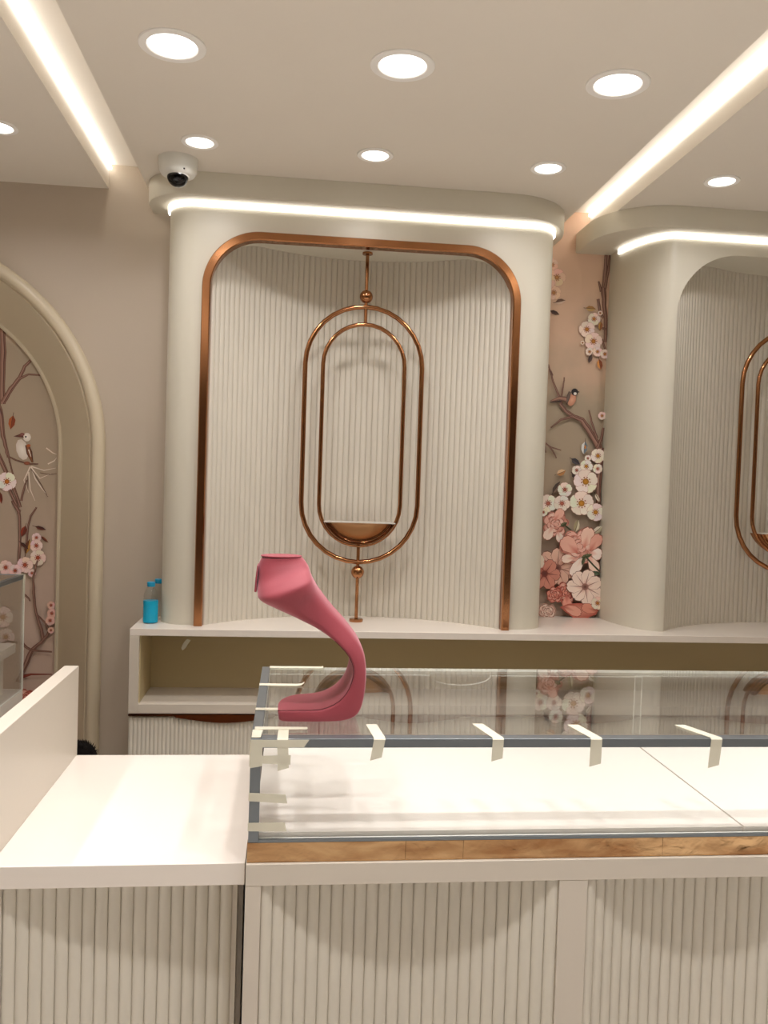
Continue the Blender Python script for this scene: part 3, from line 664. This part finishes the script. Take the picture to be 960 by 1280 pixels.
pane('front_pane', GX0+bw+.001, GY0+.006, GZ0+.004, GX1, GY0+.010, GZ1-bh)
pane('side_pane', GX0+.004, GY0+bw, GZ0+.002, GX0+.008, GY1-bw, GZ1-bh)
# sliding rear panes, the left one with a finger notch
def rear(x0, x1, y, notch):
    zt = GZ1-.011; out = [(x0, GZ0+.014), (x1, GZ0+.014), (x1, zt)]
    if notch: out += [(notch+.067*math.cos(PI*k/16), zt-.021*math.sin(PI*k/16)) for k in range(17)]
    out += [(x0, zt)]
    mb = MB().prism(out, 'y', y, y+.006, mi=1); mb.mi[-1] = 0; mb.mi[-2] = 0
    return mb.build('rear_pane', E2, gc, smooth=False)
rear(GX0+bw+.002, .788, GY1-.022, .376); rear(.775, GX1, GY1-.014, 1.18)
B('floor_board', M['case_floor'], gc, GX0+.010, GY0+.013, GZ0+.0005, .7635, GY1-.024, .948)
B('floor_board', M['case_floor'], gc, .7675, GY0+.013, GZ0+.0005, GX1-.004, GY1-.024, .948)
def tape(pts, parent=gc):
    """pts: pairs of edge points; a thin ribbon through them"""
    n = len(pts); mb = MB()
    L_ = [Vector(a) for a, b_ in pts]; R_ = [Vector(b_) for a, b_ in pts]; rings = []
    for k in range(n):
        t = (L_[min(k+1, n-1)]-L_[max(k-1, 0)]).normalized(); nr = t.cross(R_[k]-L_[k]).normalized()*.0004
        rings.append([L_[k]-nr, R_[k]-nr, R_[k]+nr, L_[k]+nr])
    return mb.rings(rings, cap0=True, cap1=True).build('tape_strip', M['tape'], parent, sharp=20)
zt, yf = GZ1+.0012, GY0-.0012
def bar_tape(xa, xb, xc, w, zb, yb=1.385):
    tape([((xa-w/2, yb, zt), (xa+w/2, yb, zt)), ((xb-w/2, GY0+.002, zt), (xb+w/2, GY0+.002, zt)), ((xb-w/2, yf, zt-.002), (xb+w/2, yf, zt-.002)), ((xc-w/2, yf, zb), (xc+w/2, yf, zb+.005))])
bar_tape(.142, .148, .143, .018, 1.066); bar_tape(.322, .338, .337, .018, 1.064, 1.39); bar_tape(.486, .500, .499, .019, 1.055); bar_tape(.676, .704, .700, .019, 1.052)
bar_tape(1.02, 1.03, 1.03, .02, 1.06); bar_tape(1.40, 1.41, 1.40, .02, 1.06)
bar_tape(-.002, -.003, -.001, .017, 1.050, 1.37)
# wraps around the near left corner
tape([((GX0-.0012, yf+.004, 1.057), (GX0-.0012, yf+.004, 1.0985)), ((GX0+.0005, yf, 1.055), (GX0+.0005, yf, 1.099)), ((-.0335, yf, 1.058), (-.0335, yf, 1.099))])
tape([((-.0335, yf-.0006, 1.0875), (-.0335, yf-.0006, 1.099)), ((.030, yf-.0006, 1.0875), (.038, yf-.0006, 1.099))])
tape([((-.048, 1.352, zt+.001), (-.048, 1.368, zt+.001)), ((.036, 1.354, zt+.001), (.036, 1.366, zt+.001))])
tape([((-.051, 1.312, zt+.0005), (-.051, 1.352, zt+.0005)), ((-.037, 1.312, zt+.0005), (-.035, 1.352, zt+.0005))])
tape([((-.036, yf, 1.062), (-.036, yf, 1.074)), ((.010, yf, 1.060), (.010, yf, 1.075))])
for z, s in ((1.009, -.004), (.962, -.001)):
    tape([((GX0-.0012, GY0+.03, z-.006), (GX0-.0012, GY0+.03, z+.007)), ((GX0-.0006, yf+.0004, z-.006), (GX0-.0006, yf+.0004, z+.007)), ((GX0+.003, yf, z-.006), (GX0+.003, yf, z+.007)), ((.007, yf, z-.006+s), (.004, yf, z+.008+s))])
# strips across the left top edge
tape([((GX0-.0012, 1.650, zt-.01), (GX0-.0012, 1.666, zt-.01)), ((GX0, 1.650, zt), (GX0, 1.666, zt)), ((.020, 1.648, zt), (.020, 1.664, zt)), ((.029, 1.650, zt+.001), (.030, 1.664, zt+.001)), ((.034, 1.652, zt+.004), (.035, 1.662, zt+.0045))])
tape([((GX0, 1.472, zt), (GX0, 1.486, zt)), ((.012, 1.472, zt), (.012, 1.486, zt))])
tape([((-.036, 1.806, zt), (-.036, 1.8225, zt)), ((.074, 1.806, zt), (.074, 1.8225, zt)), ((.078, 1.808, zt+.001), (.078, 1.8225, zt+.001))])

# ------------------------------------------------------------------ burgundy necklace stand on the glass
bs = thing('necklace_stand', (.06, 1.44, GZ1), 'burgundy suede S-shaped necklace stand on top of the glass case', 'necklace stand')
ST = [((-.0128,1.1165),(-.0110,1.1040),1.412,1.440,3.5), ((-.0120,1.1190),(-.0090,1.1010),1.403,1.462,5), ((-.0025,1.1200),(.0021,1.1002),1.399,1.490,8), ((.0173,1.1203),(.0232,1.1001),1.398,1.512,9), ((.0569,1.1217),(.0643,1.1001),1.398,1.525,9),
      ((.0832,1.1326),(.1003,1.1022),1.398,1.530,9), ((.1000,1.1501),(.1225,1.1150),1.398,1.530,9), ((.1086,1.1717),(.1322,1.1476),1.398,1.528,8), ((.1093,1.1919),(.1335,1.1907),1.397,1.524,7),
      ((.0993,1.2132),(.1257,1.2229),1.394,1.518,6), ((.0760,1.2371),(.1034,1.2548),1.388,1.510,5), ((.0476,1.2567),(.0731,1.2891),1.380,1.502,4.2), ((.0128,1.2748),(.0510,1.3180),1.366,1.494,3.6),
      ((-.0204,1.2902),(.0440,1.3298),1.354,1.488,3.2), ((-.0470,1.3035),(.0385,1.3403),1.351,1.482,3.0), ((-.0524,1.3160),(.0342,1.3495),1.367,1.476,2.8), ((-.0529,1.3318),(.0314,1.3573),1.389,1.471,2.6), ((-.0533,1.3489),(.0272,1.3639),1.399,1.467,2.5), ((-.0511,1.3608),(.0231,1.3691),1.403,1.464,2.4), ((-.0474,1.3701),(.0204,1.3722),1.404,1.462,2.4)]
def cr4(a, b_, c, d, t): return .5*((2*b_)+(-a+c)*t+(2*a-5*b_+4*c-d)*t*t+(-a+3*b_-3*c+d)*t**3)
# stitched seams along the near edges
F_ = [[s[0][0], s[0][1], s[1][0], s[1][1], s[2], s[3], s[4]] for s in ST]; K = len(F_); ring = []
for k in range(K-1):
    for j in range(5 if k < K-2 else 6):
        t = j/5; v = [cr4(F_[max(k-1, 0)][i], F_[k][i], F_[k+1][i], F_[min(k+2, K-1)][i], t) for i in range(7)]
        ca_, cb_ = Vector((v[0], 0, v[1])), Vector((v[2], 0, v[3])); mid = (ca_+cb_)/2; hu = (cb_-ca_)/2; ym = (v[4]+v[5])/2; hy = (v[5]-v[4])/2; e = 2/v[6]; r_ = []
        for q in range(32):
            th = 2*PI*q/32; cu, su = math.cos(th), math.sin(th)
            a_ = math.copysign(abs(cu)**e, cu); b2 = math.copysign(abs(su)**e, su)
            p = mid + hu*a_; sk = .014*max(0, min(1, (k+t-6)/4))*max(0, min(1, (14-k-t)/4)); r_.append((p.x, ym+hy*b2+sk*(a_+.6)*(1 if b2 < 0 else .3), max(p.z, GZ1+.0004)))
        ring.append(r_)
body = MB().rings(ring, cap0=True, cap1=True).build('body', M['bust'], bs, sharp=50)
def edge_pt(r_, inner):
    # the near corner of a section, on the inner or the outer side
    q = 20 if inner else 28
    return Vector(r_[q])
seam = [edge_pt(q, True) + Vector((0, -.0002, 0)) for q in ring[4:52:2]]
MB().tube(seam, .0008, 6).build('seam', M['bust_seam'], body)
MB().rings([[(-.0143+.0335*s*math.cos(2*PI*j/28), 1.432+.027*s*math.sin(2*PI*j/28), z) for j in range(28)] for s, z in ((1, 1.3722), (1.03, 1.3728), (1.03, 1.3742), (1.0, 1.3748))], cap0=True, cap1=True).build('neck_cap', M['bust'], bs)
mb = MB(); pp = [(-.0572, 1.3150), (-.0535, 1.3140), (-.0530, 1.3350), (-.0515, 1.3570), (-.0535, 1.3585), (-.0556, 1.3390)]
mb.prism(pp, 'y', 1.410, 1.455).build('neck_plate', M['bust'], bs, .0008)

FRONT = False
# ------------------------------------------------------------------ tall showcase at the far left
sc_ = thing('glass_cabinet', (-1.35, 3.0, FL), 'glass cabinet at the left edge, in front of the arched mural', 'display case')
HX0, HX1, HY0, HY1, HZ0, HZ1 = -1.72, -1.030, 2.52, 3.445, .645, 1.100
B('base', M['white'], sc_, HX0, HY0, FL, HX1, HY1, HZ0, bevel=.002)
def pane2(*a): return MB().box(*a, mi=0, edge_mi=1).build('pane', E2, sc_, smooth=False)
pane2(HX1-.006, HY0+.006, HZ0+.001, HX1, HY1-.006, HZ1-.016); pane2(HX0, HY1-.006, HZ0+.001, HX1, HY1, HZ1-.016); pane2(HX0, HY0, HZ0+.001, HX1, HY0+.006, HZ1-.016); pane2(HX0+.02, HY0+.02, HZ1-.008, HX1-.02, HY1-.02, HZ1-.001)
B('metal_edge', M['metal_bar'], sc_, HX1-.02, HY0, HZ1-.016, HX1, HY1, HZ1, bevel=.001)
B('metal_edge', M['metal_bar'], sc_, HX0, HY1-.02, HZ1-.016, HX1-.02, HY1, HZ1, bevel=.001)
B('metal_edge', M['metal_bar'], sc_, HX0, HY0, HZ1-.016, HX1-.02, HY0+.02, HZ1, bevel=.001)
sh = B('inner_shelf', M['white'], sc_, HX0+.03, HY0+.15, .800, HX1-.018, HY1-.04, .836, bevel=.001)
B('shelf_riser', M['white'], sc_, HX0+.06, HY0+.2, HZ0+.001, HX1-.05, HY1-.08, .800)
tape([((HX1+.0008, HY1-.022, HZ1-.10), (HX1+.0008, HY1-.002, HZ1-.09)), ((HX1+.0008, HY1-.022, HZ1), (HX1+.0008, HY1-.001, HZ1))], sc_)
tape([((HX1-.022, HY1-.02, HZ1+.001), (HX1-.022, HY1-.001, HZ1+.001)), ((HX1, HY1-.02, HZ1+.001), (HX1, HY1-.001, HZ1+.001))], sc_)

FRONT = True
# ------------------------------------------------------------------ black chair behind the white counter
ch = thing('chair', (-.6, 2.2, ZB), 'black chair whose fuzzy backrest top just peeks over the white counter', 'chair')
def rounded(x0, x1, z0, z1, r): return arc(x1-r, z1-r, r, 0, 90, 6)+arc(x0+r, z1-r, r, 90, 180, 6)+arc(x0+r, z0+r, r, 180, 270, 6)+arc(x1-r, z0+r, r, 270, 360, 6)
bkx = -.458
MB().prism(rounded(-.735, bkx, .66, .842, .045), 'y', 2.10, 2.15).build('backrest', M['black_fabric'], ch, .015, segs=3)
MB().prism([(a, b_) for a, b_ in arc(0, 0, 1, 0, 360, 1)][:0] + [(-.735, 2.13), (-.455, 2.13), (-.44, 2.36), (-.47, 2.42), (-.72, 2.42), (-.75, 2.36)], 'z', .59, .64).build('seat', M['black_fabric'], ch, .015, segs=3)
for x in (-.72, -.475):
    for y in (2.16, 2.38): MB().tube([(x, y, ZB), (x, y, .60)], .012, 8).build('leg', M['black'], ch)
MB().box(-.70, 2.125, .62, -.50, 2.148, .69).build('back_support', M['black'], ch)
mb = MB()
for k in range(2200):
    x = random.uniform(-.730, bkx-.003); y = random.uniform(2.098, 2.152); rr = max(0, x-(bkx-.045)); z = .842-(.045-math.sqrt(max(0, .045**2-rr**2)))*1.0
    l = random.uniform(.005, .010); d = Vector((random.uniform(-.5, .5)+rr*12, random.uniform(-.6, .6), 1)).normalized()
    p = Vector((x, y, z-.004)); s_ = Vector((.0007, 0, 0)); q = Vector((0, .0007, 0)); mid = p+d*l*.6
    mb.face([p-s_, p+s_, p+d*l]); mb.face([p-q, p+q, p+d*l])
mb.build('fuzz', M['black_fabric'], ch, smooth=False, kind='stuff')
FRONT = False
